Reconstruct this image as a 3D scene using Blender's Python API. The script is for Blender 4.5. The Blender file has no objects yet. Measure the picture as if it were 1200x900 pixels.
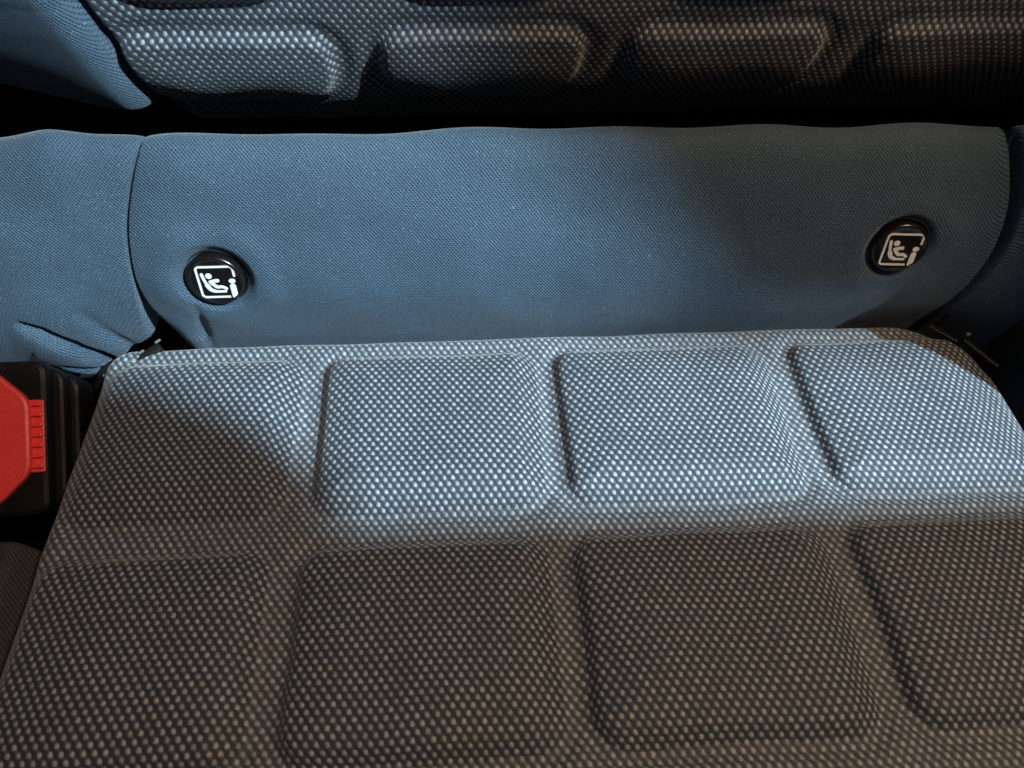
import bpy, math
import numpy as np
from mathutils import Matrix, Vector

# ------------------------------------------------------------------ camera, world, light
scn = bpy.context.scene
col = scn.collection
cam = bpy.data.cameras.new('camera')
cam_ob = bpy.data.objects.new('camera', cam); col.objects.link(cam_ob)
cam.sensor_width = 36.0; cam.lens = 27.0
cam.clip_start = 0.01; cam.clip_end = 20
CAM = np.array([0.0124418, -0.23092967, 0.25461729])
ROT = np.array([[0.99761073, 0.03491638, -0.05961278],
                [-0.06487682, 0.77005967, -0.63466456],
                [0.02374521, 0.63701566, 0.77048505]])
m4 = np.eye(4); m4[:3, :3] = ROT; m4[:3, 3] = CAM
cam_ob.matrix_world = Matrix(m4.tolist())
cam.dof.use_dof = True; cam.dof.focus_distance = 0.305; cam.dof.aperture_fstop = 13
scn.camera = cam_ob

world = bpy.data.worlds.new('World'); scn.world = world; world.use_nodes = True
bg = world.node_tree.nodes['Background']
bg.inputs[0].default_value = (0.80, 0.88, 1.0, 1); bg.inputs[1].default_value = 0.048

def lamp(name, kind, loc, target, power, color, **kw):
    d = bpy.data.lights.new(name, kind); d.energy = power; d.color = color
    for k, v in kw.items(): setattr(d, k, v)
    o = bpy.data.objects.new(name, d); col.objects.link(o); o.location = loc
    o.rotation_euler = (Vector(target) - Vector(loc)).to_track_quat('-Z', 'Y').to_euler()
    return o
lamp('cool_key_lamp', 'SPOT', (1.0136, -0.7529, 1.2109), (0.065, -0.01, 0.045), 310, (0.63, 0.87, 1.0),
     shadow_soft_size=0.011, spot_size=math.radians(23), spot_blend=1.0)
lamp('warm_cabin_lamp', 'AREA', (0.42, -0.30, 0.80), (0.06, -0.12, 0.0), 4.4, (1.0, 0.68, 0.43),
     shape='DISK', size=0.22)
scn.view_settings.view_transform = 'Standard'; scn.view_settings.look = 'None'
scn.view_settings.exposure = 0.0; scn.view_settings.gamma = 1.0
scn.render.resolution_x = 1024; scn.render.resolution_y = 768

# ------------------------------------------------------------------ small tools
def sstep(a, b, x):
    t = np.clip((x - a) / (b - a), 0, 1); return t * t * (3 - 2 * t)
def tag(o, label=None, cat=None, group=None, kind=None):
    if label: o['label'] = label
    if cat: o['category'] = cat
    if group: o['group'] = group
    if kind: o['kind'] = kind
    return o
def empty(name, loc=(0, 0, 0)):
    o = bpy.data.objects.new(name, None); col.objects.link(o); o.location = loc
    o.empty_display_size = 0.02
    return o
def link(name, me, mat, parent=None):
    if mat: me.materials.append(mat)
    o = bpy.data.objects.new(name, me); col.objects.link(o)
    if parent:
        o.parent = parent
        o.matrix_parent_inverse = Matrix.Translation(-parent.location)
    return o
def mesh_of(name, verts, faces, uv=None, normals=None, smooth=True):
    me = bpy.data.meshes.new(name)
    me.from_pydata([tuple(v) for v in verts], [], [tuple(int(i) for i in f) for f in faces])
    if uv is not None:
        lay = me.uv_layers.new(name='UVMap')
        idx = np.empty(len(me.loops), dtype=np.int32); me.loops.foreach_get('vertex_index', idx)
        lay.data.foreach_set('uv', np.asarray(uv, dtype=np.float32)[idx].ravel())
    if smooth: me.polygons.foreach_set('use_smooth', [True] * len(me.polygons))
    me.update()
    if normals is not None: me.normals_split_custom_set_from_vertices([tuple(n) for n in normals])
    return me
def grid_normals(P, flip=False):
    du = np.gradient(P, axis=1); dv = np.gradient(P, axis=0)
    n = np.cross(du, dv); n /= np.maximum(np.linalg.norm(n, axis=2, keepdims=True), 1e-12)
    return -n if flip else n
def grid_part(name, P, UV, N, mask, mat, parent, flip=False):
    """cut the quads where mask is true out of a big sheet, keeping the sheet's own normals"""
    ny, nx = P.shape[:2]
    idx = np.arange(ny * nx).reshape(ny, nx)
    q = np.stack([idx[:-1, :-1], idx[:-1, 1:], idx[1:, 1:], idx[1:, :-1]], -1)[mask]
    if flip: q = q[:, ::-1]
    used, inv = np.unique(q.ravel(), return_inverse=True)
    me = mesh_of(name, P.reshape(-1, 3)[used], inv.reshape(-1, 4), UV.reshape(-1, 2)[used], N.reshape(-1, 3)[used])
    return link(name, me, mat, parent)
def qc(a): return 0.25 * (a[:-1, :-1] + a[1:, :-1] + a[:-1, 1:] + a[1:, 1:])   # values at quad centres
def sd_rrect(x, y, x0, x1, y0, y1, r):
    """inside distance (positive inside) to a rounded rectangle"""
    qx = np.abs(x - (x0 + x1) / 2) - (x1 - x0) / 2 + r
    qy = np.abs(y - (y0 + y1) / 2) - (y1 - y0) / 2 + r
    return -(np.hypot(np.maximum(qx, 0), np.maximum(qy, 0)) + np.minimum(np.maximum(qx, qy), 0) - r)
def spline(pts, n):
    """Catmull-Rom through pts, resampled evenly by arc length; returns points, arc length"""
    p = np.array(pts, float); p = np.vstack([2 * p[0] - p[1], p, 2 * p[-1] - p[-2]])
    out = []
    for i in range(1, len(p) - 2):
        for t in np.linspace(0, 1, 24, endpoint=False):
            out.append(.5 * (2 * p[i] + (p[i + 1] - p[i - 1]) * t + (2 * p[i - 1] - 5 * p[i] + 4 * p[i + 1] - p[i + 2]) * t * t
                             + (3 * p[i] - p[i - 1] - 3 * p[i + 1] + p[i + 2]) * t ** 3))
    out.append(p[-2]); out = np.array(out)
    s = np.r_[0, np.cumsum(np.linalg.norm(np.diff(out, axis=0), axis=1))]
    si = np.linspace(0, s[-1], n)
    return np.stack([np.interp(si, s, out[:, k]) for k in range(out.shape[1])], 1), si
_rng = np.random.default_rng(7)
_wv = [(_rng.uniform(-1, 1, 2), _rng.uniform(0, 6.28)) for _ in range(14)]
def wob(x, y, scale):
    """soft wandering field of about unit size, feature length ~ scale"""
    r = np.zeros_like(np.asarray(x, float))
    for i, (k, ph) in enumerate(_wv): r = r + np.sin((k[0] * x + k[1] * y) * 6.28 / scale * (0.6 + 0.09 * i) + ph)
    return r / 3.6
def cloth_uv(P, u, v, ell=0.022):
    """let the cloth follow the surface: local arc length along both grid directions, tethered to (u, v)"""
    def run(L, w):            # L (n-1, m) step lengths along axis 0, w (n, m) tether values
        n = w.shape[0]; lam = (np.mean(np.abs(L)) / ell) ** 2
        rhs = lam * w; rhs[1:] += L; rhs[:-1] -= L
        dg = np.full(n, 2.0 + lam); dg[0] = dg[-1] = 1.0 + lam
        cp = np.zeros(n); dp = np.zeros_like(w)
        cp[0] = -1 / dg[0]; dp[0] = rhs[0] / dg[0]
        for i in range(1, n):
            m = dg[i] + cp[i - 1]; cp[i] = -1 / m; dp[i] = (rhs[i] + dp[i - 1]) / m
        for i in range(n - 2, -1, -1): dp[i] -= cp[i] * dp[i + 1]
        return dp
    Lx = np.linalg.norm(np.diff(P, axis=1), axis=2).T; Ly = np.linalg.norm(np.diff(P, axis=0), axis=2)
    return np.stack([run(Lx, u.T.copy()).T, run(Ly, v.copy())], 2)
def dist_poly(x, y, pts):
    """distance to a polyline, signed by side, and the run 0..1 along it"""
    best = np.full(x.shape, 9.0); side = np.zeros(x.shape); run = np.zeros(x.shape)
    n = len(pts) - 1
    for i in range(n):
        a = np.array(pts[i]); b = np.array(pts[i + 1]); d = b - a; L2 = d @ d
        t = np.clip(((x - a[0]) * d[0] + (y - a[1]) * d[1]) / L2, 0, 1)
        ex = x - a[0] - t * d[0]; ey = y - a[1] - t * d[1]; dd = np.hypot(ex, ey)
        m = dd < best
        best = np.where(m, dd, best); side = np.where(m, np.sign(d[0] * ey - d[1] * ex), side); run = np.where(m, (i + t) / n, run)
    return best, side, run

# ------------------------------------------------------------------ materials
class NT:
    def __init__(s, name):
        s.m = bpy.data.materials.new(name); s.m.use_nodes = True; s.t = s.m.node_tree
        s.n = s.t.nodes; s.b = s.n['Principled BSDF']
    def put(s, sock, v):
        if hasattr(v, 'is_output') or isinstance(v, bpy.types.NodeSocket): s.t.links.new(v, sock)
        else: sock.default_value = v
    def math(s, op, a, b=0.0, c=0.0, clamp=False):
        n = s.n.new('ShaderNodeMath'); n.operation = op; n.use_clamp = clamp
        s.put(n.inputs[0], a); s.put(n.inputs[1], b); s.put(n.inputs[2], c); return n.outputs[0]
    def rng(s, v, a, b, c=0.0, d=1.0, smooth=True):
        n = s.n.new('ShaderNodeMapRange'); n.interpolation_type = 'SMOOTHSTEP' if smooth else 'LINEAR'
        s.put(n.inputs[0], v)
        for i, q in zip((1, 2, 3, 4), (a, b, c, d)): s.put(n.inputs[i], q)
        return n.outputs[0]
    def mix(s, f, a, b):
        n = s.n.new('ShaderNodeMix'); n.data_type = 'RGBA'
        s.put(n.inputs[0], f); s.put(n.inputs[6], a); s.put(n.inputs[7], b); return n.outputs[2]
    def noise(s, vec, scale, detail=2.0, rough=0.5):
        n = s.n.new('ShaderNodeTexNoise'); s.put(n.inputs['Vector'], vec); n.inputs['Scale'].default_value = scale
        n.inputs['Detail'].default_value = detail; n.inputs['Roughness'].default_value = rough; return n.outputs['Fac']
    def comb(s, x, y, z=0.0):
        n = s.n.new('ShaderNodeCombineXYZ'); s.put(n.inputs[0], x); s.put(n.inputs[1], y); s.put(n.inputs[2], z); return n.outputs[0]
    def white(s, vec):
        n = s.n.new('ShaderNodeTexWhiteNoise'); n.noise_dimensions = '2D'; s.put(n.inputs['Vector'], vec); return n.outputs['Value']
    def bump(s, h, dist, strength=1.0):
        n = s.n.new('ShaderNodeBump'); s.put(n.inputs['Height'], h); n.inputs['Distance'].default_value = dist
        n.inputs['Strength'].default_value = strength; return n.outputs[0]
def c4(r, g, b): return (r, g, b, 1.0)

def lattice(k, pu, pv, rx, ry, soft, warp=0.0, rough=0.0, rot=0.0):
    """staggered lattice in millimetres of cloth; returns knot mask, white noise per knot, cloth vector (mm)"""
    tc = k.n.new('ShaderNodeTexCoord'); sp = k.n.new('ShaderNodeSeparateXYZ'); k.t.links.new(tc.outputs['UV'], sp.inputs[0])
    u = k.math('MULTIPLY', sp.outputs[0], 1000.0); v = k.math('MULTIPLY', sp.outputs[1], 1000.0)
    vec0 = k.comb(u, v)
    n1 = k.noise(vec0, 0.9, 1.0); n2 = k.noise(k.comb(v, u), 0.9, 1.0)
    uu = k.math('MULTIPLY_ADD', k.math('SUBTRACT', n1, 0.5), warp, u)
    vv = k.math('MULTIPLY_ADD', k.math('SUBTRACT', n2, 0.5), warp, v)
    rv = k.math('DIVIDE', vv, pv); row = k.math('FLOOR', rv)
    off = k.math('MULTIPLY', k.math('MODULO', k.math('ADD', row, 2000.0), 2.0), 0.5)
    ru = k.math('ADD', k.math('DIVIDE', uu, pu), off); cx = k.math('FLOOR', ru)
    fu = k.math('MULTIPLY', k.math('SUBTRACT', k.math('FRACT', ru), 0.5), pu)
    fv = k.math('MULTIPLY', k.math('SUBTRACT', k.math('FRACT', rv), 0.5), pv)
    if rot:
        c_, s_ = math.cos(rot), math.sin(rot)
        fu, fv = (k.math('ADD', k.math('MULTIPLY', fu, c_), k.math('MULTIPLY', fv, s_)),
                  k.math('ADD', k.math('MULTIPLY', fu, -s_), k.math('MULTIPLY', fv, c_)))
    # knots are a little pear shaped: narrower at the far end
    w = k.math('MULTIPLY_ADD', fv, -0.22, 1.0)
    a = k.math('DIVIDE', fu, k.math('MULTIPLY', w, rx)); b = k.math('DIVIDE', fv, ry)
    d = k.math('SQRT', k.math('ADD', k.math('MULTIPLY', a, a), k.math('MULTIPLY', b, b)))
    d = k.math('ADD', d, k.math('MULTIPLY', k.math('SUBTRACT', k.noise(vec0, 1.9, 2.0, 0.6), 0.5), rough))
    mask = k.rng(d, 1.0 + soft, 1.0 - soft)
    return mask, k.white(k.comb(cx, row)), vec0, d

def _uvmm(k, i):
    tc = k.n.new('ShaderNodeTexCoord'); sp = k.n.new('ShaderNodeSeparateXYZ'); k.t.links.new(tc.outputs['UV'], sp.inputs[0])
    return k.math('MULTIPLY', sp.outputs[i], 1000.0)
def u_of(k): return _uvmm(k, 0)
def v_of(k): return _uvmm(k, 1)
def dotted_cloth(name, ground, dot, sheen):
    k = NT(name)
    mask, rnd, vec, d = lattice(k, 3.15, 2.22, 0.66, 0.76, 0.50, 0.45, 0.7)
    thread = k.noise(vec, 2.6, 2.0, 0.65)
    big = k.noise(vec, 0.045, 2.0)
    # lighter yarn that joins the knots along one diagonal, dark pits between
    ph = k.math('ADD', k.math('ADD', k.math('DIVIDE', u_of(k), 3.15), 0.25), k.math('DIVIDE', v_of(k), 4.44))
    rib = k.rng(k.math('ABSOLUTE', k.math('SUBTRACT', k.math('FRACT', ph), 0.5)), 0.18, 0.46)
    g = k.mix(k.rng(thread, 0.3, 0.72), c4(*[x * 0.6 for x in ground]), c4(*[x * 1.4 for x in ground]))
    g = k.mix(k.math('MULTIPLY', rib, k.rng(thread, 0.2, 0.8, 0.45, 0.95)), g, c4(*[x * 3.1 for x in ground]))
    fib = k.noise(k.comb(k.math('MULTIPLY', u_of(k), 6.0), k.math('MULTIPLY', v_of(k), 1.6)), 1.0, 1.0)
    dv = k.math('MULTIPLY', k.math('MULTIPLY_ADD', rnd, 0.40, 0.72), k.math('MULTIPLY', k.math('MULTIPLY_ADD', thread, 0.6, 0.72), k.math('MULTIPLY_ADD', fib, 0.8, 0.6)))
    dc = k.n.new('ShaderNodeVectorMath'); dc.operation = 'SCALE'; dc.inputs[0].default_value = dot; k.put(dc.inputs['Scale'], dv)
    cc = k.mix(mask, g, dc.outputs[0])
    k.put(k.b.inputs['Base Color'], cc)
    k.b.inputs['Roughness'].default_value = 0.72; k.b.inputs['Specular IOR Level'].default_value = 0.35
    k.b.inputs['Sheen Weight'].default_value = sheen; k.b.inputs['Sheen Roughness'].default_value = 0.45
    h = k.math('ADD', k.math('MULTIPLY', k.rng(d, 1.35, 0.0), 1.0), k.math('MULTIPLY', thread, 0.30))
    h = k.math('MULTIPLY_ADD', big, 0.8, h)
    k.put(k.b.inputs['Normal'], k.bump(h, 0.00036, 0.7))
    return k.m
def plain_cloth(name, hi, lo, sheen, lint=True):
    k = NT(name)
    mask, rnd, vec, d = lattice(k, 1.36, 0.90, 0.50, 0.28, 0.48, 0.4, 0.5, math.radians(-42))
    thread = k.noise(vec, 2.4, 2.0, 0.7); big = k.noise(vec, 0.07, 3.0)
    s = k.math('MULTIPLY', k.math('MULTIPLY_ADD', thread, 1.5, 0.25), k.math('MULTIPLY_ADD', big, 0.35, 0.82))
    s = k.math('MULTIPLY', s, k.math('ADD', 0.86, k.math('MULTIPLY', k.rng(k.noise(vec, 1.1, 1.0), 0.60, 0.74, 0.0, 1.0), 0.75)))  # random bright flecks imitate fibre glints in the base colour
    hv = k.n.new('ShaderNodeVectorMath'); hv.operation = 'SCALE'; hv.inputs[0].default_value = hi; k.put(hv.inputs['Scale'], s)
    cc = k.mix(k.math('MULTIPLY', mask, k.math('MULTIPLY_ADD', rnd, 0.3, 0.68)), hv.outputs[0], c4(*lo))
    if lint:
        sp = k.noise(vec, 0.55, 0.0); sp2 = k.noise(vec, 0.11, 1.0)
        cc = k.mix(k.math('MULTIPLY', k.rng(sp, 0.79, 0.83), k.rng(sp2, 0.5, 0.62, 0.0, 0.20)), cc, c4(0.5, 0.52, 0.5))
    k.put(k.b.inputs['Base Color'], cc)
    k.b.inputs['Roughness'].default_value = 0.66; k.b.inputs['Specular IOR Level'].default_value = 0.35
    k.b.inputs['Sheen Weight'].default_value = sheen; k.b.inputs['Sheen Roughness'].default_value = 0.4
    h = k.math('SUBTRACT', k.math('MULTIPLY', thread, 0.5), mask)
    h = k.math('MULTIPLY_ADD', big, 3.0, h)
    k.put(k.b.inputs['Normal'], k.bump(h, 0.00022, 0.8))
    return k.m
def plastic(name, base, rough, grain=0.0, gs=900.0, spec=0.5):
    k = NT(name); tc = k.n.new('ShaderNodeTexCoord'); vec = tc.outputs['Object']
    nz = k.noise(vec, gs, 3.0, 0.6); sm = k.noise(vec, 45.0, 3.0)
    f = k.rng(nz, 0.3, 0.7)
    k.put(k.b.inputs['Base Color'], k.mix(f, c4(*[x * 0.86 for x in base]), c4(*[min(1, x * 1.12) for x in base])))
    k.put(k.b.inputs['Roughness'], k.rng(sm, 0.3, 0.7, rough * 0.8, rough * 1.25, smooth=False))
    k.b.inputs['Specular IOR Level'].default_value = spec
    if grain: k.put(k.b.inputs['Normal'], k.bump(nz, 0.0004, grain))
    return k.m
M_DOT = dotted_cloth('dotted_seat_cloth', (0.027, 0.036, 0.050), (0.345, 0.37, 0.39), 0.24)
M_WELD = dotted_cloth('welded_channel_cloth', (0.052, 0.062, 0.077), (0.365, 0.39, 0.41), 0.24)
M_BLUE = plain_cloth('plain_blue_cloth', (0.072, 0.128, 0.186), (0.009, 0.021, 0.040), 0.28)
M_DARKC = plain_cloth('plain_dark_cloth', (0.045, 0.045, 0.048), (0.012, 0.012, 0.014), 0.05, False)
M_BLACK = plastic('black_plastic', (0.006, 0.0055, 0.0055), 0.46, 0.12, 900.0, 0.14)
M_CAP = plastic('glossy_black_cap', (0.008, 0.007, 0.007), 0.26)
M_TRIM = plastic('black_trim', (0.010, 0.010, 0.011), 0.85, 0.3, 500.0, 0.25)
M_RED = plastic('red_plastic', (0.80, 0.048, 0.050), 0.42, 0.10, 1500.0)
M_WHITE = plastic('white_print', (0.88, 0.87, 0.84), 0.5)
M_THREAD = plastic('seam_thread', (0.012, 0.016, 0.022), 0.8, 0.4, 2000.0)

# ------------------------------------------------------------------ seat carcass (dark backing behind the gaps)
def boxmesh(name, x0, x1, y0, y1, z0, z1):
    v = [(x, y, z) for x in (x0, x1) for y in (y0, y1) for z in (z0, z1)]
    f = [(0, 1, 3, 2), (4, 6, 7, 5), (0, 4, 5, 1), (2, 3, 7, 6), (0, 2, 6, 4), (1, 5, 7, 3)]
    return mesh_of(name, v, f, smooth=False)
tag(link('seat_base', boxmesh('seat_base', -0.42, 0.46, -0.32, 0.20, -0.12, -0.06), M_TRIM), kind='structure')
tag(link('back_board', boxmesh('back_board', -0.42, 0.46, 0.11, 0.14, -0.0595, 0.34), M_TRIM), kind='structure')

# ------------------------------------------------------------------ seat cushion
cushion = tag(empty('seat_cushion', (0.05, -0.15, -0.06)),
              'blue grey dotted seat cushion with raised square pads', 'cushion')
st = 0.0009
gx = np.arange(-0.185, 0.290, st); gy = np.arange(-0.290, 0.048, st)
x, y = np.meshgrid(gx, gy)
cols = [(-0.1385, -0.0575), (-0.0480, 0.0425), (0.0505, 0.1455), (0.1555, 0.2420)]
rows = [(-0.0825, -0.0030), (-0.1700, -0.0950), (-0.2620, -0.1850)]
# outline of the cushion: soft corner at the right rear
def outline(px, py):
    d1 = sd_rrect(px, py, -0.1440, 0.2480, -0.50, 0.0088, 0.012)
    d2 = sd_rrect(px, py, -0.40, 0.2480, -0.50, 0.0088, 0.042)
    return np.minimum(d1, d2)
d = outline(x, y)
e = 1e-4
gxn = (outline(x + e, y) - outline(x - e, y)) / (2 * e); gyn = (outline(x, y + e) - outline(x, y - e)) / (2 * e)
out = np.maximum(-d, 0)
X = x + gxn * out; Y = y + gyn * out
RR = 0.0065
t = np.clip((RR - d) / RR, 0, 1)
z = -0.0065 * (1 - np.sqrt(np.maximum(1 - t * t, 0))) - out * 1.05
z += 0.0012 * np.sin(3.1 * (x - 0.05) / 0.2) * 0 + 0.0004 * wob(x, y, 0.05)
padid = np.full(x.shape, -1)
inside = {}
for j, (y0, y1) in enumerate(rows):
    for i, (x0, x1) in enumerate(cols):
        if j == 1: x0, x1 = x0 - 0.002 - 0.0015 * (i == 3), x1 - 0.002 - 0.0015 * (i == 2)
        ww = 0.0004 * wob(x + i, y + j, 0.06)
        dd = sd_rrect(x, y, x0, x1, y0, y1, 0.011) + ww
        cx, cy = (x0 + x1) / 2, (y0 + y1) / 2
        gy_, gx_ = np.gradient(dd, st)
        soft = 0.0038 + 0.0070 * sstep(0.3, -1.0, gx_) + (0.0110 if j == 0 else 0.0012) * sstep(0.2, 1.0, gy_)
        step = sstep(0.0, soft, dd)
        a = np.clip(dd / 0.026, 0, 1); dome = 1 - (1 - a) ** 2.3
        hgt = 0.0023 * step + 0.0042 * dome
        if i in (0,): hgt = hgt * (0.35 + 0.65 * sstep(x0 - 0.004, x0 + 0.035, x))
        if i == 3: hgt = hgt * (0.4 + 0.6 * sstep(x1 + 0.004, x1 - 0.03, x))
        z += hgt
        # the welded channel beside the pad dips slightly
        z -= 0.0012 * np.exp(-((dd + 0.0025) / 0.0028) ** 2)
        inside[(j, i)] = dd
P = np.stack([X, Y, z], 2)
UV = cloth_uv(P, x + 0.0006 * wob(x, y, 0.09) + 0.02 * y, y + 0.0005 * wob(y, x, 0.08) + 0.02 * x)
N = grid_normals(P)
free = np.ones(qc(x).shape, bool)
for (j, i), dd in inside.items():
    if j == 2: continue
    m = qc(dd) > 0.0002
    free &= ~m
    grid_part('pad', P, UV, N, m, M_DOT, cushion)
grid_part('cover', P, UV, N, free, M_WELD, cushion)

# plain side cloth to the left of the cushion, in front of the buckle well
gx = np.arange(-0.30, -0.1455, 0.0012); gy = np.arange(-0.290, -0.060, 0.0012)
x, y = np.meshgrid(gx, gy)
far = -0.087 + 0.0 * x
ov = np.maximum(y - far, 0)
zz = -0.003 - 0.10 * np.maximum(-0.150 - x, 0) - 0.010 * sstep(-0.156, -0.1455, x) - 0.9 * ov * sstep(0, 0.006, ov) + 0.0008 * wob(x, y, 0.05)
P = np.stack([x, np.minimum(y, far + 0.004 * (1 - np.exp(-ov / 0.004))), zz], 2)
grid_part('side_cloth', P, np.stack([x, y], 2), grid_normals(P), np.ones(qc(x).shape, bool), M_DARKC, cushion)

# ------------------------------------------------------------------ lower part of the backrest
lower = tag(empty('lower_backrest', (0.05, 0.03, -0.06)),
            'plain blue cloth lower backrest panel holding the two round caps', 'backrest panel')
prof = [(0.020, -0.046), (0.0195, -0.030), (0.0150, -0.012), (0.0106, 0.002), (0.0060, 0.0160), (0.0040, 0.0300), (0.0058, 0.0460), (0.0112, 0.0645), (0.0168, 0.0800),
        (0.0212, 0.0876), (0.0262, 0.0915), (0.0315, 0.0905), (0.0350, 0.0845), (0.0360, 0.0720), (0.036, 0.050)]
ns = 300
pp, ss = spline(prof, ns)
tz = np.gradient(pp, axis=0); tz /= np.linalg.norm(tz, axis=1)[:, None]
nn = np.stack([-tz[:, 1], tz[:, 0]], 1)          # outward (towards the viewer / up)
s0 = ss[np.argmin(np.abs(pp[:, 1] - 0.0) + 10 * (pp[:, 0] > 0.02))]   # arc length at cushion level
S = ss - s0                                      # height along the cloth above the cushion line
def columns(x0, x1, coarse, fine, centres, half=0.012):
    out = [x0]
    while out[-1] < x1:
        near = min(abs(out[-1] - c) for c in centres)
        out.append(out[-1] + (fine if near < half else coarse))
    return np.array(out)
gx = columns(-0.270, 0.330, 0.0011, 0.00035, (-0.1135, 0.2365), 0.009)
x, s = np.meshgrid(gx, S)
# seams: (height s, x) lines
def seamx(pts, s): p = np.array(pts); return np.interp(s, p[:, 0], p[:, 1])
sl = seamx([(-0.05, -0.118), (0.0, -0.119), (0.02, -0.1195), (0.045, -0.1185), (0.066, -0.1155), (0.085, -0.1085), (0.097, -0.1035), (0.15, -0.100)], s)
sr = seamx([(-0.05, 0.229), (0.0, 0.2325), (0.02, 0.2365), (0.045, 0.2405), (0.066, 0.2405), (0.085, 0.2350), (0.095, 0.232), (0.15, 0.230)], s)
def smooth_rows(a, k=9):
    kk = np.ones(k) / k; pad = np.pad(a[:, 0], (k // 2, k // 2), mode='edge'); return np.convolve(pad, kk, 'valid')[:, None] + 0 * a
sl = smooth_rows(sl, 25); sr = smooth_rows(sr, 25)
# grid columns follow the seams
g0 = x.copy()
x = g0 + (sl + 0.1135) * np.exp(-((g0 + 0.1135) / 0.026) ** 2) + (sr - 0.2365) * np.exp(-((g0 - 0.2365) / 0.026) ** 2)
dl = x - sl; dr = x - sr
wl = 0.0005 + 0.0034 * sstep(0.045, 0.0, s); wr = 0.0021 + 0.0003 * sstep(0.03, 0.1, s)
disp = -(0.0020 + 0.009 * sstep(0.045, 0.0, s)) * np.exp(-(np.abs(dl) / wl) ** 2.2)
disp += -0.0130 * np.exp(-(np.abs(dr) / wr) ** 3.5)
disp += -0.0015 * np.exp(-np.abs(dl) / 0.006) - 0.0010 * np.exp(-np.abs(dr) / 0.004)
# left wing bulges out, and more so low down where it is tucked in
lw = sstep(0.0, 0.05, -dl)
disp += lw * (0.0010 * sstep(0.09, 0.06, s) + 0.0085 * np.exp(-((s - 0.006) / 0.030) ** 2))
rw = sstep(0.0, 0.03, dr)
disp += rw * (0.002 + 0.006 * sstep(0.08, 0.0, s))
# slack in the cloth
disp += 0.0007 * wob(x, s, 0.07) * sstep(-0.02, 0.03, s)
# the wing's lower corner is tucked back behind the cushion corner
disp += -0.040 * sstep(0.003, -0.003, dl) * sstep(0.0035, -0.0045, s - (0.004 + 0.60 * np.maximum(dl, -0.034)))
# folds in the left wing
def crease(pts, depth, w, raise_h, rw_):
    dd, side, run = dist_poly(x, s, pts)
    env = np.sin(np.pi * np.clip(run, 0.0, 1)) ** 0.6
    env = np.where((run <= 0) | (run >= 1), np.exp(-(dd / 0.004) ** 2) * 0.0, env)
    return -depth * env * np.exp(-(dd / w) ** 2) + raise_h * env * np.where(side < 0, 1, 0.0) * (dd / rw_) * np.exp(1 - dd / rw_)
disp += crease([(-0.170, 0.027), (-0.161, 0.022), (-0.153, 0.013), (-0.148, 0.002), (-0.146, -0.010), (-0.145, -0.022)], 0.0062, 0.0018, 0.0042, 0.007)
disp += crease([(-0.162, 0.002), (-0.156, -0.003), (-0.151, -0.010), (-0.150, -0.020)], 0.0040, 0.0013, 0.0016, 0.004)
disp += crease([(-0.143, 0.030), (-0.139, 0.014), (-0.136, 0.000), (-0.136, -0.015)], 0.0018, 0.003, 0.0014, 0.006)
# the tucked pleat under the left cap
disp += crease([(-0.1035, -0.024), (-0.1025, -0.004), (-0.1005, 0.008), (-0.0985, 0.022), (-0.0975, 0.034)], 0.0016, 0.0016, 0.0, 0.004)
disp += 0.0022 * np.exp(-((x + 0.1075) / 0.0050) ** 2) * sstep(0.03, 0.0, s)
disp += -0.0016 * np.exp(-((x + 0.118) / 0.004) ** 2) * sstep(0.03, 0.0, s)
# cloth is drawn in around the two caps
CAPS = [(-0.0868, 0.0415), (0.1955, 0.0480)]
for cx, cs in CAPS:
    r = np.hypot(x - cx, s - cs)
    disp += -0.0042 * sstep(0.0165, 0.0115, r) + 0.0007 * np.exp(-((r - 0.021) / 0.005) ** 2)
    ang = np.arctan2(s - cs, x - cx)
    disp += 0.00035 * np.sin(5 * ang + cx * 30) * np.exp(-((r - 0.022) / 0.007) ** 2)
P = np.stack([x, pp[:, 0][:, None] + nn[:, 0][:, None] * disp, pp[:, 1][:, None] + nn[:, 1][:, None] * disp], 2)
# top edge undulates a little
wv = 0.0012 * np.exp(-((x + 0.135) / 0.010) ** 2) - 0.0010 * np.exp(-((x + 0.02) / 0.06) ** 2) - 0.0030 * sstep(-0.136, -0.158, x) - 0.0012 * sstep(0.10, 0.2, x)
P[:, :, 2] += wv * sstep(0.05, 0.095, s)
N = grid_normals(P)
UV = cloth_uv(P, x + 0.06 * s + 0.0005 * wob(s, x, 0.05), s + 0.0005 * wob(x, s, 0.05))
UVl = cloth_uv(P, x + 0.10 * s, s + 0.10 * x + 0.0006 * wob(x, s, 0.05))
ql, qr = qc(dl), qc(dr)
grid_part('centre_panel', P, UV, N, (ql >= 0) & (qr < 0), M_BLUE, lower)
wing_l = grid_part('side_panel', P, UVl, N, ql < 0, M_BLUE, lower); wing_l['label'] = 'blue side panel with folds by the buckle'
wing_r = grid_part('side_panel', P, UV, N, qr >= 0, M_BLUE, lower); wing_r['label'] = 'side panel in shadow beyond the right seam'
def surf(cx, cs, off=0.0):
    """point and frame on the lower panel"""
    i = np.argmin(np.abs(S - cs)); p = np.array([cx, pp[i, 0] + nn[i, 0] * off, pp[i, 1] + nn[i, 1] * off])
    return p, np.array([1.0, 0, 0]), np.array([0, tz[i, 0], tz[i, 1]]), np.array([0, nn[i, 0], nn[i, 1]])

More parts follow.
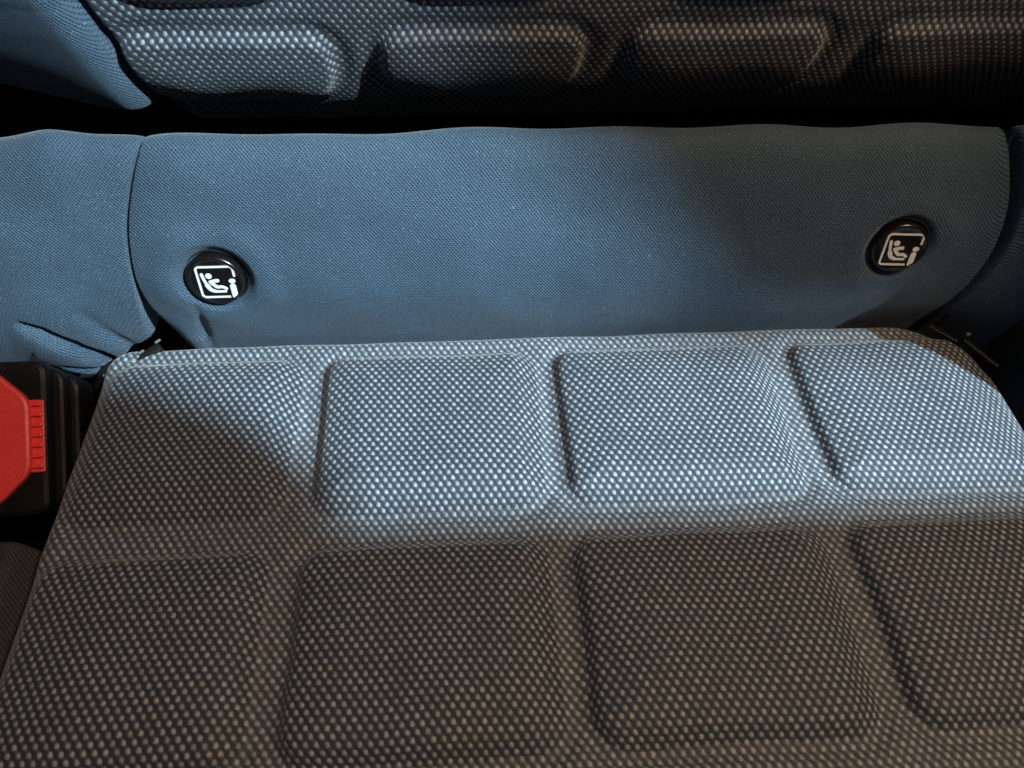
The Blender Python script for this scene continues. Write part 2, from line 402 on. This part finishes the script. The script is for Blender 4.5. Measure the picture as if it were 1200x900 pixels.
# ------------------------------------------------------------------ upper part of the backrest
upper = tag(empty('upper_backrest', (0.05, 0.08, 0.06)),
            'dark dotted upper backrest with rounded pads above the gap', 'backrest')
prof2 = [(0.125, 0.040), (0.0890, 0.0618), (0.0775, 0.0717), (0.0702, 0.0801), (0.0648, 0.0878), (0.0612, 0.0946), (0.0581, 0.1017), (0.0555, 0.1082), (0.0533, 0.1143), (0.0515, 0.1197), (0.0506, 0.1226), (0.0495, 0.1272), (0.0485, 0.1321), (0.0474, 0.1384),
         (0.0475, 0.1600), (0.0530, 0.2000), (0.0680, 0.250)]
ns = 260
p2, s2 = spline(prof2, ns)
t2 = np.gradient(p2, axis=0); t2 /= np.linalg.norm(t2, axis=1)[:, None]
n2 = np.stack([-t2[:, 1], t2[:, 0]], 1)
sref = s2[np.argmin(np.abs(p2[:, 1] - 0.1195))]    # the pads' top edge
S2 = s2 - sref
gx = columns(-0.250, 0.330, 0.0011, 0.0004, (-0.113,), 0.008)
x, s = np.meshgrid(gx, S2)
cols2 = [(-0.1120, -0.0330), (-0.0170, 0.0625), (0.0785, 0.1570), (0.1745, 0.2560)]
rows2 = [(-0.042, 0.0), (0.0120, 0.085)]
bs = smooth_rows(seamx([(-0.08, -0.103), (-0.03, -0.1085), (-0.012, -0.1125), (0.0, -0.1140), (0.012, -0.1165), (0.03, -0.121), (0.2, -0.15)], s), 15)
x = x + (bs + 0.113) * np.exp(-((x + 0.113) / 0.05) ** 2)
disp = 0.0005 * wob(x, s, 0.06)
ins2 = {}
for j, (y0, y1) in enumerate(rows2):
    for i, (x0, x1) in enumerate(cols2):
        dy = 0.0012 * (i - 1) if j == 0 else 0.0012 * (i - 1)
        dd = np.minimum(sd_rrect(x, s, x0, x1, y0 + dy - 0.05, y1 + dy, 0.0105), sd_rrect(x, s, x0, x1, y0 + dy, y1 + dy + 0.05, 0.026)) + 0.0006 * wob(x + i, s + j, 0.06)
        a = np.clip(dd / 0.02, 0, 1)
        disp += (0.0030 * sstep(0, 0.0036, dd) + 0.0012 * (1 - (1 - a) ** 2.2)) * ((0.25 + 0.75 * sstep(-0.046, -0.014, s)) if j == 0 else 0.55)
        disp -= 0.0008 * np.exp(-((dd + 0.0025) / 0.0028) ** 2)
        ins2[(j, i)] = dd
# left bolster: plain cloth, swelling forward
db = bs - x
swell = 0.0075 * (1 - (1 - np.clip(db / 0.012, 0, 1)) ** 2.0) - 0.24 * np.maximum(db - 0.006, 0) ** 2 / (np.maximum(db - 0.006, 0) + 0.010)
disp = np.where(db > 0, disp * sstep(0.004, 0.0, db) + swell, disp) - 0.0040 * np.exp(-(db / 0.0018) ** 2)
P = np.stack([x, p2[:, 0][:, None] + n2[:, 0][:, None] * disp, p2[:, 1][:, None] + n2[:, 1][:, None] * disp], 2)
# the bolster's lower end rises to the left
P[:, :, 2] += sstep(-0.122, -0.180, x) * 0.002 * sstep(0.03, -0.02, s)
P[:, :, 1] += 0.05 * sstep(-0.034, -0.060, s) * sstep(0.0, 0.004, db)
N = grid_normals(P)
UV = cloth_uv(P, x + 0.0006 * wob(x, s, 0.07) - 0.05 * s, s + 0.0005 * wob(s, x, 0.07))
qb = qc(db) > 0
free = ~qb
for (j, i), dd in ins2.items():
    m = (qc(dd) > 0.0002) & ~qb
    free &= ~m
    grid_part('pad', P, UV, N, m, M_DOT, upper)
grid_part('cover', P, UV, N, free, M_DOT, upper)
bl = grid_part('bolster', P, np.stack([1.12 * x, 1.05 * s], 2), N, qb, M_BLUE, upper); bl['label'] = 'plain blue bolster left of the pads'

# right bolster: a tall swelling at the end of the seat, mostly beyond the frame
secs = [(-0.055, -0.030, 0.030), (-0.010, -0.064, 0.034), (0.040, -0.075, 0.040), (0.080, -0.083, 0.044), (0.124, -0.088, 0.046), (0.185, -0.074, 0.047),
        (0.250, -0.066, 0.046), (0.310, -0.050, 0.042), (0.340, -0.010, 0.022)]
sp_, _ = spline(secs, 60)
na = 48; V = []; F = []; U = []
for k, (zc, yf, hw) in enumerate(sp_):
    cx = 0.2680 + 0.02 * sstep(0.05, 0.0, zc) * 0 + hw; yb = 0.108; cy = (yf + yb) / 2; hy = (yb - yf) / 2
    for a in range(na):
        th = 2 * math.pi * a / na; c, sn = math.cos(th), math.sin(th)
        V.append((cx + hw * abs(c) ** 0.75 * np.sign(c), cy + hy * abs(sn) ** 0.75 * np.sign(sn), zc + 0.0012 * math.sin(9 * th + 40 * zc)))
        U.append((th * 0.07, zc))
nk = len(sp_)
for k in range(nk - 1):
    for a in range(na):
        b = (a + 1) % na; F.append((k * na + a, k * na + b, (k + 1) * na + b, (k + 1) * na + a))
F.append(tuple(range(na))[::-1]); F.append(tuple((nk - 1) * na + a for a in range(na)))
br = link('bolster', mesh_of('bolster', V, F, U), M_DARKC, upper); br['label'] = 'dark side bolster at the right end'

# ------------------------------------------------------------------ round anchor caps with the child seat pictogram
def stroke(pts, w0, w1=None, n=10):
    """outline polygon (list of xy) of a round-capped stroke along pts"""
    p, _ = spline(pts, 18) if len(pts) > 2 else (np.linspace(pts[0], pts[1], 6), None)
    w1 = w0 if w1 is None else w1
    w = np.linspace(w0, w1, len(p)) / 2
    t = np.gradient(p, axis=0); t /= np.linalg.norm(t, axis=1)[:, None]; nrm = np.stack([-t[:, 1], t[:, 0]], 1)
    L = p + nrm * w[:, None]; R = p - nrm * w[:, None]
    def cap(c, d, r): 
        a0 = math.atan2(d[1], d[0]); return [(c[0] + r * math.cos(a0 + a), c[1] + r * math.sin(a0 + a)) for a in np.linspace(math.pi / 2, -math.pi / 2, n)[1:-1]]
    return [L, R, cap(p[-1], t[-1], w[-1]), cap(p[0], -t[0], w[0])]
def add_stroke(vs, fs, pts, w0, w1=None, z=0.0):
    L, R, c1, c0 = stroke(pts, w0, w1)
    b = len(vs); n = len(L)
    for i in range(n): vs.append((L[i][0], L[i][1], z)); vs.append((R[i][0], R[i][1], z))
    for i in range(n - 1): fs.append((b + 2 * i, b + 2 * i + 1, b + 2 * i + 3, b + 2 * i + 2))
    k = len(vs); vs += [(q[0], q[1], z) for q in c1]; fs.append([b + 2 * n - 2] + list(range(k, k + len(c1))) + [b + 2 * n - 1])
    k = len(vs); vs += [(q[0], q[1], z) for q in c0]; fs.append([b + 1] + list(range(k, k + len(c0))) + [b])
def add_disc(vs, fs, cx, cy, rx, ry, z=0.0):
    b = len(vs); vs += [(cx + rx * math.cos(a), cy + ry * math.sin(a), z) for a in np.linspace(0, 2 * math.pi, 28, endpoint=False)]
    fs.append(list(range(b, b + 28)))
def solid(vs, fs, h):
    """give flat print a film thickness"""
    import bmesh
    bm = bmesh.new(); bv = [bm.verts.new(v) for v in vs]
    for f in fs:
        try: bm.faces.new([bv[i] for i in f])
        except ValueError: pass
    bmesh.ops.recalc_face_normals(bm, faces=bm.faces)
    for f in bm.faces:
        if f.normal.z < 0: f.normal_flip()
    r = bmesh.ops.extrude_face_region(bm, geom=list(bm.faces))
    for g in r['geom']:
        if isinstance(g, bmesh.types.BMVert): g.co.z += h
    bmesh.ops.recalc_face_normals(bm, faces=bm.faces)
    me = bpy.data.meshes.new('print'); bm.to_mesh(me); bm.free(); return me
def pictogram_parts():
    parts = {}
    def q(px, py): return (px - 0.5, 0.5 - py)
    v, f = [], []
    r = 0.10; arc = lambda cx, cy, a0, a1: [q(cx + r * math.cos(a), cy + r * math.sin(a)) for a in np.radians(np.linspace(a0, a1, 8))]
    path = [q(1.0, 0.33)] + arc(1.0 - r, r, 0, -90) + arc(r, r, -90, -180) + arc(r, 1 - r, 180, 90) + [q(0.76, 1.0)]
    p = np.array(path); w = 0.062 / 2
    t = np.gradient(p, axis=0); t /= np.linalg.norm(t, axis=1)[:, None]; nr = np.stack([-t[:, 1], t[:, 0]], 1)
    for i in range(len(p)): v += [(*(p[i] + nr[i] * w), 0), (*(p[i] - nr[i] * w), 0)]
    for i in range(len(p) - 1): f.append((2 * i, 2 * i + 1, 2 * i + 3, 2 * i + 2))
    parts['pictogram_frame'] = (v, f)
    v, f = [], []
    add_stroke(v, f, [q(0.125, 0.24), q(0.16, 0.45), q(0.24, 0.70), q(0.33, 0.80), q(0.47, 0.815), q(0.66, 0.815)], 0.085, 0.07)
    add_stroke(v, f, [q(0.20, 0.60), q(0.27, 0.745), q(0.38, 0.80)], 0.13, 0.10, z=0.004)
    parts['pictogram_seat'] = (v, f)
    v, f = [], []
    add_disc(v, f, *q(0.305, 0.295), 0.088, 0.088)
    add_stroke(v, f, [q(0.315, 0.49), q(0.38, 0.58), q(0.46, 0.66), q(0.58, 0.66), q(0.64, 0.68), q(0.70, 0.725)], 0.11, 0.085)
    add_stroke(v, f, [q(0.335, 0.475), q(0.43, 0.455), q(0.51, 0.45)], 0.09, 0.11, z=0.004)
    parts['pictogram_child'] = (v, f)
    v, f = [], []
    add_disc(v, f, *q(0.905, 0.475), 0.092, 0.075)
    add_stroke(v, f, [q(0.895, 0.645), q(0.895, 0.985)], 0.160)
    parts['pictogram_person'] = (v, f)
    return {k: solid(v, f, 0.012) for k, (v, f) in parts.items()}
picts = pictogram_parts()
for me in picts.values(): me.materials.append(M_WHITE)
def lathe(profile, n=64):
    V = []; F = []
    for r, h in profile:
        for a in range(n): V.append((r * math.cos(2 * math.pi * a / n), r * math.sin(2 * math.pi * a / n), h))
    for k in range(len(profile) - 1):
        for a in range(n):
            b = (a + 1) % n; F.append((k * n + a, k * n + b, (k + 1) * n + b, (k + 1) * n + a))
    F.append(tuple((len(profile) - 1) * n + a for a in range(n)))
    return V, F
cap_me = mesh_of('cap', *lathe([(0.0118, -0.007), (0.0122, -0.0012), (0.0121, -0.0003), (0.0117, 0.0004), (0.0111, 0.0008), (0.0107, 0.0008), (0.0104, 0.0005),
                                (0.0101, 0.0003), (0.0080, 0.0003), (0.0040, 0.0004), (0.0005, 0.0004)]))
cap_me.materials.append(M_CAP)
ring_me = mesh_of('collar', *lathe([(0.0133, -0.0075), (0.0135, -0.0034), (0.0132, -0.0028), (0.0128, -0.0028), (0.0125, -0.0034), (0.0124, -0.0060)], 64))
ring_me.materials.append(M_TRIM)
cap_labels = ['round black cap with child seat pictogram, nearer the red buckle',
              'round black cap with child seat pictogram, in the shaded right part']
for (cx, cs), lab, (tx, ty) in zip(CAPS, cap_labels, [(0.0, 0.0), (-0.10, 0.06)]):
    p, ex, ey, ez = surf(cx, cs, -0.0004)
    o = empty('anchor_cap'); tag(o, lab, 'cap', 'child seat anchor caps')
    M = np.eye(4); M[:3, 0] = ex; M[:3, 1] = ey; M[:3, 2] = ez; M[:3, 3] = p
    o.matrix_world = Matrix(M.tolist()) @ Matrix.Rotation(tx, 4, 'Y') @ Matrix.Rotation(ty, 4, 'X') @ Matrix.Scale(0.95, 4)
    for nm, me in (('collar', ring_me), ('cap', cap_me)):
        c = bpy.data.objects.new(nm, me); col.objects.link(c); c.parent = o
        if nm == 'cap': disc = c
    for nm, me in picts.items():
        c = bpy.data.objects.new(nm, me); col.objects.link(c); c.parent = disc
        c.scale = (0.0152, 0.0152, 0.0152); c.location = (0.0008, -0.0004, 0.00038)

# ------------------------------------------------------------------ seat belt buckle
def prism(poly, z0, z1, bevel):
    """polygon prism with a chamfered top edge; poly counter-clockwise list of (u, v)"""
    p = np.array(poly, float); c = p.mean(0); n = len(p)
    def inset(d):
        out = []
        for i in range(n):
            a, b, cc = p[i - 1], p[i], p[(i + 1) % n]
            e1 = (b - a) / np.linalg.norm(b - a); e2 = (cc - b) / np.linalg.norm(cc - b)
            n1 = np.array([-e1[1], e1[0]]); n2_ = np.array([-e2[1], e2[0]])
            mm = n1 + n2_; mm /= (1 + n1 @ n2_); out.append(b + mm * d)
        return np.array(out)
    rings = [(0, z0), (0, z1 - bevel), (bevel * 0.29, z1 - bevel * 0.29), (bevel, z1)]
    V = []; F = []
    for d, h in rings: V += [(q[0], q[1], h) for q in inset(d)]
    for k in range(len(rings) - 1):
        for a in range(n):
            b = (a + 1) % n; F.append((k * n + a, k * n + b, (k + 1) * n + b, (k + 1) * n + a))
    F.append(tuple(3 * n + a for a in range(n))); F.append(tuple(range(n))[::-1])
    return mesh_of('prism', V, F, smooth=False)
def rrect(u0, u1, v0, v1, r, n=6):
    out = []
    for cx, cy, a0 in ((u1 - r, v1 - r, 0), (u0 + r, v1 - r, 90), (u0 + r, v0 + r, 180), (u1 - r, v0 + r, 270)):
        out += [(cx + r * math.cos(math.radians(a0 + a)), cy + r * math.sin(math.radians(a0 + a))) for a in np.linspace(0, 90, n)]
    return out
bn = np.array([0.22, -0.56, 0.80]); bn /= np.linalg.norm(bn)
bu = np.array([1.0, 0.04, 0.0]); bu -= bu @ bn * bn; bu /= np.linalg.norm(bu)
bv = np.cross(bn, bu)
ray = ROT @ np.array([(40 - 600) / 900, (450 - 512) / 900, -1.0])
bp = CAM + ray * 0.292
buckle = tag(empty('seatbelt_buckle'), 'black seat belt buckle with a red release button at the cushion edge', 'buckle')
M = np.eye(4); M[:3, 0] = bu; M[:3, 1] = bv; M[:3, 2] = bn; M[:3, 3] = bp
buckle.matrix_world = Matrix(M.tolist())
def bpart(name, me, mat, parent=buckle, loc=(0, 0, 0)):
    if mat and not me.materials: me.materials.append(mat)
    o = bpy.data.objects.new(name, me); col.objects.link(o); o.parent = parent; o.location = loc; return o
# u to the right, v towards the backrest; red face ends at u = 0
H = 0.0262
bpart('housing', prism(rrect(-0.052, 0.0052, -H - 0.0035, H + 0.003, 0.005), -0.050, 0.0012, 0.0022), M_BLACK)
bpart('lower_shell', prism(rrect(-0.050, 0.0088, -H - 0.0015, H + 0.001, 0.006), -0.055, -0.0075, 0.0016), M_BLACK)
bpart('rear_shell', prism(rrect(-0.048, 0.0118, -H + 0.001, H - 0.001, 0.006), -0.060, -0.0170, 0.0016), M_BLACK)
octo0 = [(0.0, -0.0135), (0.0, 0.0140), (-0.0120, 0.0258), (-0.0330, 0.0258), (-0.0450, 0.0140), (-0.0450, -0.0135), (-0.0330, -0.0258), (-0.0120, -0.0258)]
def round_poly(pts, r, n=4):
    p = np.array(pts, float); out = []
    for i in range(len(p)):
        a, b, c = p[i - 1], p[i], p[(i + 1) % len(p)]
        e1 = (a - b) / np.linalg.norm(a - b); e2 = (c - b) / np.linalg.norm(c - b)
        q0, q1 = b + e1 * r, b + e2 * r
        for t in np.linspace(0, 1, n): out.append(tuple((1 - t) ** 2 * q0 + 2 * t * (1 - t) * b + t * t * q1))
    return out
octo = round_poly(octo0, 0.0042, 5)
btn = bpart('release_button', prism(octo, 0.0, 0.0052, 0.0013), M_RED)
bpart('button_slide', prism(rrect(-0.003, 0.0040, -0.0135, 0.0140, 0.0008), 0.0, 0.0020, 0.0004), M_RED, btn)
rib_me = prism(rrect(-0.0020, 0.0036, -0.0008, 0.0008, 0.0005), 0.0, 0.0034, 0.0005); rib_me.materials.append(M_RED)
for k in range(7): bpart('grip_rib', rib_me, None, btn, (0, -0.0112 + k * 0.0039, 0))

# ------------------------------------------------------------------ trim clips in the two rear corners of the cushion
def bar(a, b, w, h, up=(0, 0, 1)):
    a = np.array(a); b = np.array(b); L = np.linalg.norm(b - a); ex = (b - a) / L
    ey = np.cross(np.array(up, float), ex); ey /= np.linalg.norm(ey); ez = np.cross(ex, ey)
    me = prism(rrect(0, L, -w / 2, w / 2, min(w, L) * 0.3, 4), -h / 2, h / 2, h * 0.3)
    M = np.eye(4); M[:3, 0] = ex; M[:3, 1] = ey; M[:3, 2] = ez; M[:3, 3] = a
    me.transform(Matrix(M.tolist())); return me
M_CLIP = plastic('clip_plastic', (0.012, 0.011, 0.011), 0.34)
M_GLINT = plastic('clip_glint', (0.20, 0.19, 0.18), 0.25)  # pale bars imitate glints on the black clips
clipL = tag(empty('trim_clip', (-0.128, 0.002, -0.012)), 'black plastic trim clip between the left side panel and cushion corner', 'clip', 'trim clips')
link('strip', bar((-0.1445, -0.006, -0.006), (-0.1215, 0.0075, 0.000), 0.004, 0.003), M_CLIP, clipL)
link('hook', bar((-0.150, -0.006, -0.012), (-0.1440, -0.003, -0.004), 0.005, 0.003), M_CLIP, clipL)
for q in ((-0.1342, -0.0005, -0.0012), (-0.1300, 0.0030, 0.0005), (-0.1230, 0.0068, 0.0030)):
    link('glint_bar', bar(q, (q[0] + 0.0022, q[1] + 0.0012, q[2] + 0.0008), 0.0008, 0.0008), M_GLINT, clipL)
clipR = tag(empty('trim_clip', (0.233, -0.008, -0.012)), 'thin black plastic trim clip at the shaded right cushion corner', 'clip', 'trim clips')
link('strip', bar((0.2265, 0.0030, 0.0030), (0.2370, -0.0068, 0.0015), 0.0024, 0.0016), M_CLIP, clipR)
link('strip', bar((0.2390, -0.0065, 0.0030), (0.2500, -0.0215, 0.0005), 0.0024, 0.0016), M_CLIP, clipR)
link('hook', bar((0.2310, 0.0030, 0.0030), (0.2330, 0.0020, 0.0110), 0.002, 0.002, (1, 0, 0)), M_CLIP, clipR)
link('glint_bar', bar((0.2395, -0.0055, 0.0056), (0.2412, -0.0065, 0.0056), 0.0012, 0.0012), M_GLINT, clipR)

# ------------------------------------------------------------------ unseen seat added behind the camera to cast the shadows on cushion and panel
front = tag(empty('shadow_caster_seat', (0.59, -0.46, -0.12)), 'added seat-shaped shadow caster, unseen behind the camera', 'seat')
def slab(name, poly, y0, y1, parent, mat):
    me = prism(poly, 0, y1 - y0, 0.012); me.materials.append(mat)
    me.transform(Matrix(((1, 0, 0, 0), (0, 0, -1, y1), (0, 1, 0, 0), (0, 0, 0, 1))))
    o = bpy.data.objects.new(name, me); col.objects.link(o)
    o.parent = parent; o.matrix_parent_inverse = Matrix.Translation(-parent.location); return o
slab('caster_back', round_poly([(0.20, -0.119), (0.98, -0.119), (0.98, 0.605), (0.20, 0.608)], 0.04, 8), -0.50, -0.42, front, M_DARKC)
slab('caster_shoulder', round_poly([(0.24, 0.6095), (0.505, 0.6085), (0.505, 0.674), (0.24, 0.676)], 0.030, 8), -0.50, -0.42, front, M_DARKC)
slab('caster_headrest', round_poly([(0.739, 0.843), (1.00, 0.843), (1.02, 1.02), (0.690, 1.02)], 0.012, 8), -0.53, -0.46, front, M_DARKC)
for px in (0.83, 0.93): slab('caster_headrest_post', rrect(px - 0.006, px + 0.006, 0.600, 0.856, 0.003), -0.488, -0.476, front, M_BLACK)
